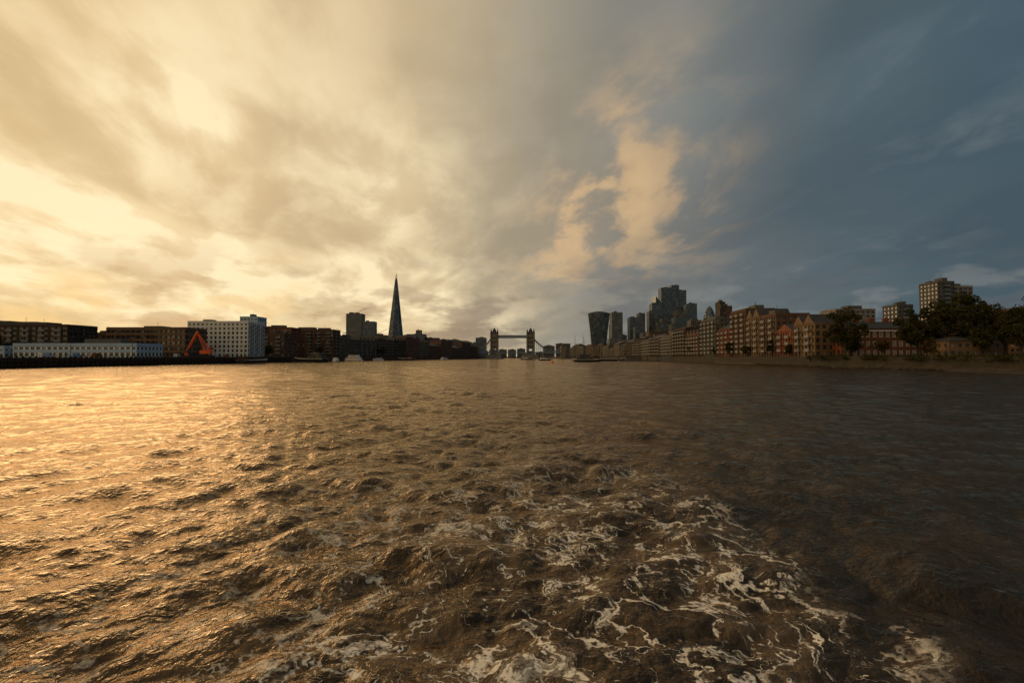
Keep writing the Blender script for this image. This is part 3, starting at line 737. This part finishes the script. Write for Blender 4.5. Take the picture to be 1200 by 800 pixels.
me.loops.add(nq*4); me.loops.foreach_set('vertex_index',quads.astype(np.int32).ravel())
me.polygons.add(nq); me.polygons.foreach_set('loop_start',np.arange(0,nq*4,4,dtype=np.int32)); me.polygons.foreach_set('loop_total',np.full(nq,4,dtype=np.int32))
me.polygons.foreach_set('use_smooth',np.ones(nq,dtype=bool))
me.update(calc_edges=True)
ow=bpy.data.objects.new('river_water',me); scene.collection.objects.link(ow)
if me.polygons[nq//2].normal.z<0: me.flip_normals()
m,T=newmat('river_water'); g=T.n.new('ShaderNodeNewGeometry'); P=g.outputs['Position']
px,py,pz=T.sep(P)[:3]; P2=T.comb(px,py,0)
D2='2D'
n1=T.noise(P2,3.2,1,.6,.0,True,D2); n2=T.noise(T.v('ADD',P2,(31,7,0)),0.5,1,.6,.0,True,D2)
dist=T.v('LENGTH',P2); far=T.rng(dist,25,130); mid=T.rng(dist,8,30)
def cen(c,k): return T.v('SCALE',T.v('SUBTRACT',c,(.5,.5,.5)),sc=k)
sl_=T.v('ADD',cen(n1,T.m('ADD',.16,T.m('MULTIPLY',mid,.36))),cen(n2,T.m('ADD',.08,T.m('MULTIPLY',far,.48))))
hb=T.m('ADD',T.noise(P2,7.0,3,.6,.3,False,D2),T.m('MULTIPLY',T.noise(P2,2.0,2,.6,.5,False,D2),1.6))
bp=T.n.new('ShaderNodeBump'); bp.inputs['Strength'].default_value=1.0; bp.inputs['Distance'].default_value=.045; T.l.new(hb,bp.inputs['Height'])
nrm=T.v('NORMALIZE',T.v('ADD',bp.outputs[0],T.v('MULTIPLY',sl_,(1,1,0))))
# foam: torn lace and churned patches, stretched along the wake
wp=T.v('ADD',P2,T.v('ADD',cen(T.noise(P2,.5,1,.5,0,True,D2),2.8),cen(T.noise(P2,1.8,3,.62,0,True,D2),1.35)))
wps=T.v('MULTIPLY',wp,(1,.6,1))
pt=T.rng(T.noise(T.v('ADD',P2,(5,5,0)),.45,3,.62,0,False,D2),.42,.62)
ntr=T.noise(T.v('ADD',wps,(25,15,0)),1.5,6,.70,0,False,D2)
pt2=T.rng(ntr,.50,.62)
v1=T.vor(wps,1.35); v2=T.vor(T.v('ADD',wps,(3.3,7.7,0)),3.6)
brk=T.rng(T.noise(T.v('ADD',P2,(55,5,0)),1.4,4,.68,0,False,D2),.38,.62)
thk=T.m('ADD',.004,T.m('MULTIPLY',T.m('MULTIPLY',pt,brk),.15))
l1=T.rng(v1,thk,T.m('MULTIPLY',thk,.2)); 
thk2=T.m('ADD',.008,T.m('MULTIPLY',pt2,.24))
l2=T.rng(v2,thk2,T.m('MULTIPLY',thk2,.25))
edge=T.m('ADD',px,T.m('MULTIPLY',T.m('SUBTRACT',T.noise(P2,.5,4,.6,0,False,D2),.5),4.0))
rr_=T.rng(edge,6.0,4.6)
core=T.m('MULTIPLY',T.m('MULTIPLY',T.rng(edge,-5.5,.3),rr_),T.rng(py,22,6))
wide=T.m('MULTIPLY',T.m('MULTIPLY',T.rng(edge,-12,-6),rr_),T.rng(py,36,6))
rim=T.m('MULTIPLY',T.m('MULTIPLY',T.rng(edge,1.2,3.6),rr_),T.rng(py,22,7))
a1=T.m('MULTIPLY',T.m('MULTIPLY',l1,brk),T.m('ADD',T.m('MULTIPLY',core,.95),T.m('MULTIPLY',wide,.35)))
a2=T.m('MULTIPLY',T.m('MULTIPLY',l2,pt2),T.m('ADD',T.m('MULTIPLY',core,.8),T.m('MULTIPLY',wide,.28)))
a3=T.m('MULTIPLY',T.m('MULTIPLY',pt,T.rng(ntr,.54,.64)),T.m('ADD',T.m('MULTIPLY',core,.7),T.m('MULTIPLY',rim,.9)))
foam=T.m('MAXIMUM',T.m('MAXIMUM',a1,a2),a3)
bub=T.noise(P2,13,3,.75,0,False,D2)
foam=T.m('MULTIPLY',foam,T.rng(bub,.32,.56,.30,1.2),clamp=True)
murk=T.noise(wps,.7,2,.6,0,False,D2)
body=T.mix(T.rng(murk,.35,.65),(.022,.016,.013,1),(.036,.026,.020,1))
aer=T.m('MULTIPLY',T.m('ADD',T.m('MULTIPLY',core,.7),T.m('MULTIPLY',wide,.22)),T.rng(murk,.42,.62))
body=T.mix(aer,body,(.10,.068,.043,1))
df=T.n.new('ShaderNodeBsdfDiffuse'); T.l.new(body,df.inputs[0]); T.l.new(nrm,df.inputs['Normal'])
gl=T.n.new('ShaderNodeBsdfGlossy'); gl.inputs[0].default_value=(1.0,.79,.56,1); gl.inputs['Roughness'].default_value=.11; T.l.new(nrm,gl.inputs['Normal'])
fr=T.n.new('ShaderNodeFresnel'); fr.inputs[0].default_value=1.36; T.l.new(nrm,fr.inputs['Normal'])
x1=T.n.new('ShaderNodeMixShader'); T.l.new(fr.outputs[0],x1.inputs[0]); T.l.new(df.outputs[0],x1.inputs[1]); T.l.new(gl.outputs[0],x1.inputs[2])
fd=T.n.new('ShaderNodeBsdfDiffuse'); fd.inputs[0].default_value=(.86,.79,.69,1)
x2=T.n.new('ShaderNodeMixShader'); T.l.new(foam,x2.inputs[0]); T.l.new(x1.outputs[0],x2.inputs[1]); T.l.new(fd.outputs[0],x2.inputs[2])
finish(T,x2.outputs[0]); me.materials.append(m)

scene.view_settings.view_transform='Standard'; scene.view_settings.look='None'; scene.view_settings.exposure=0
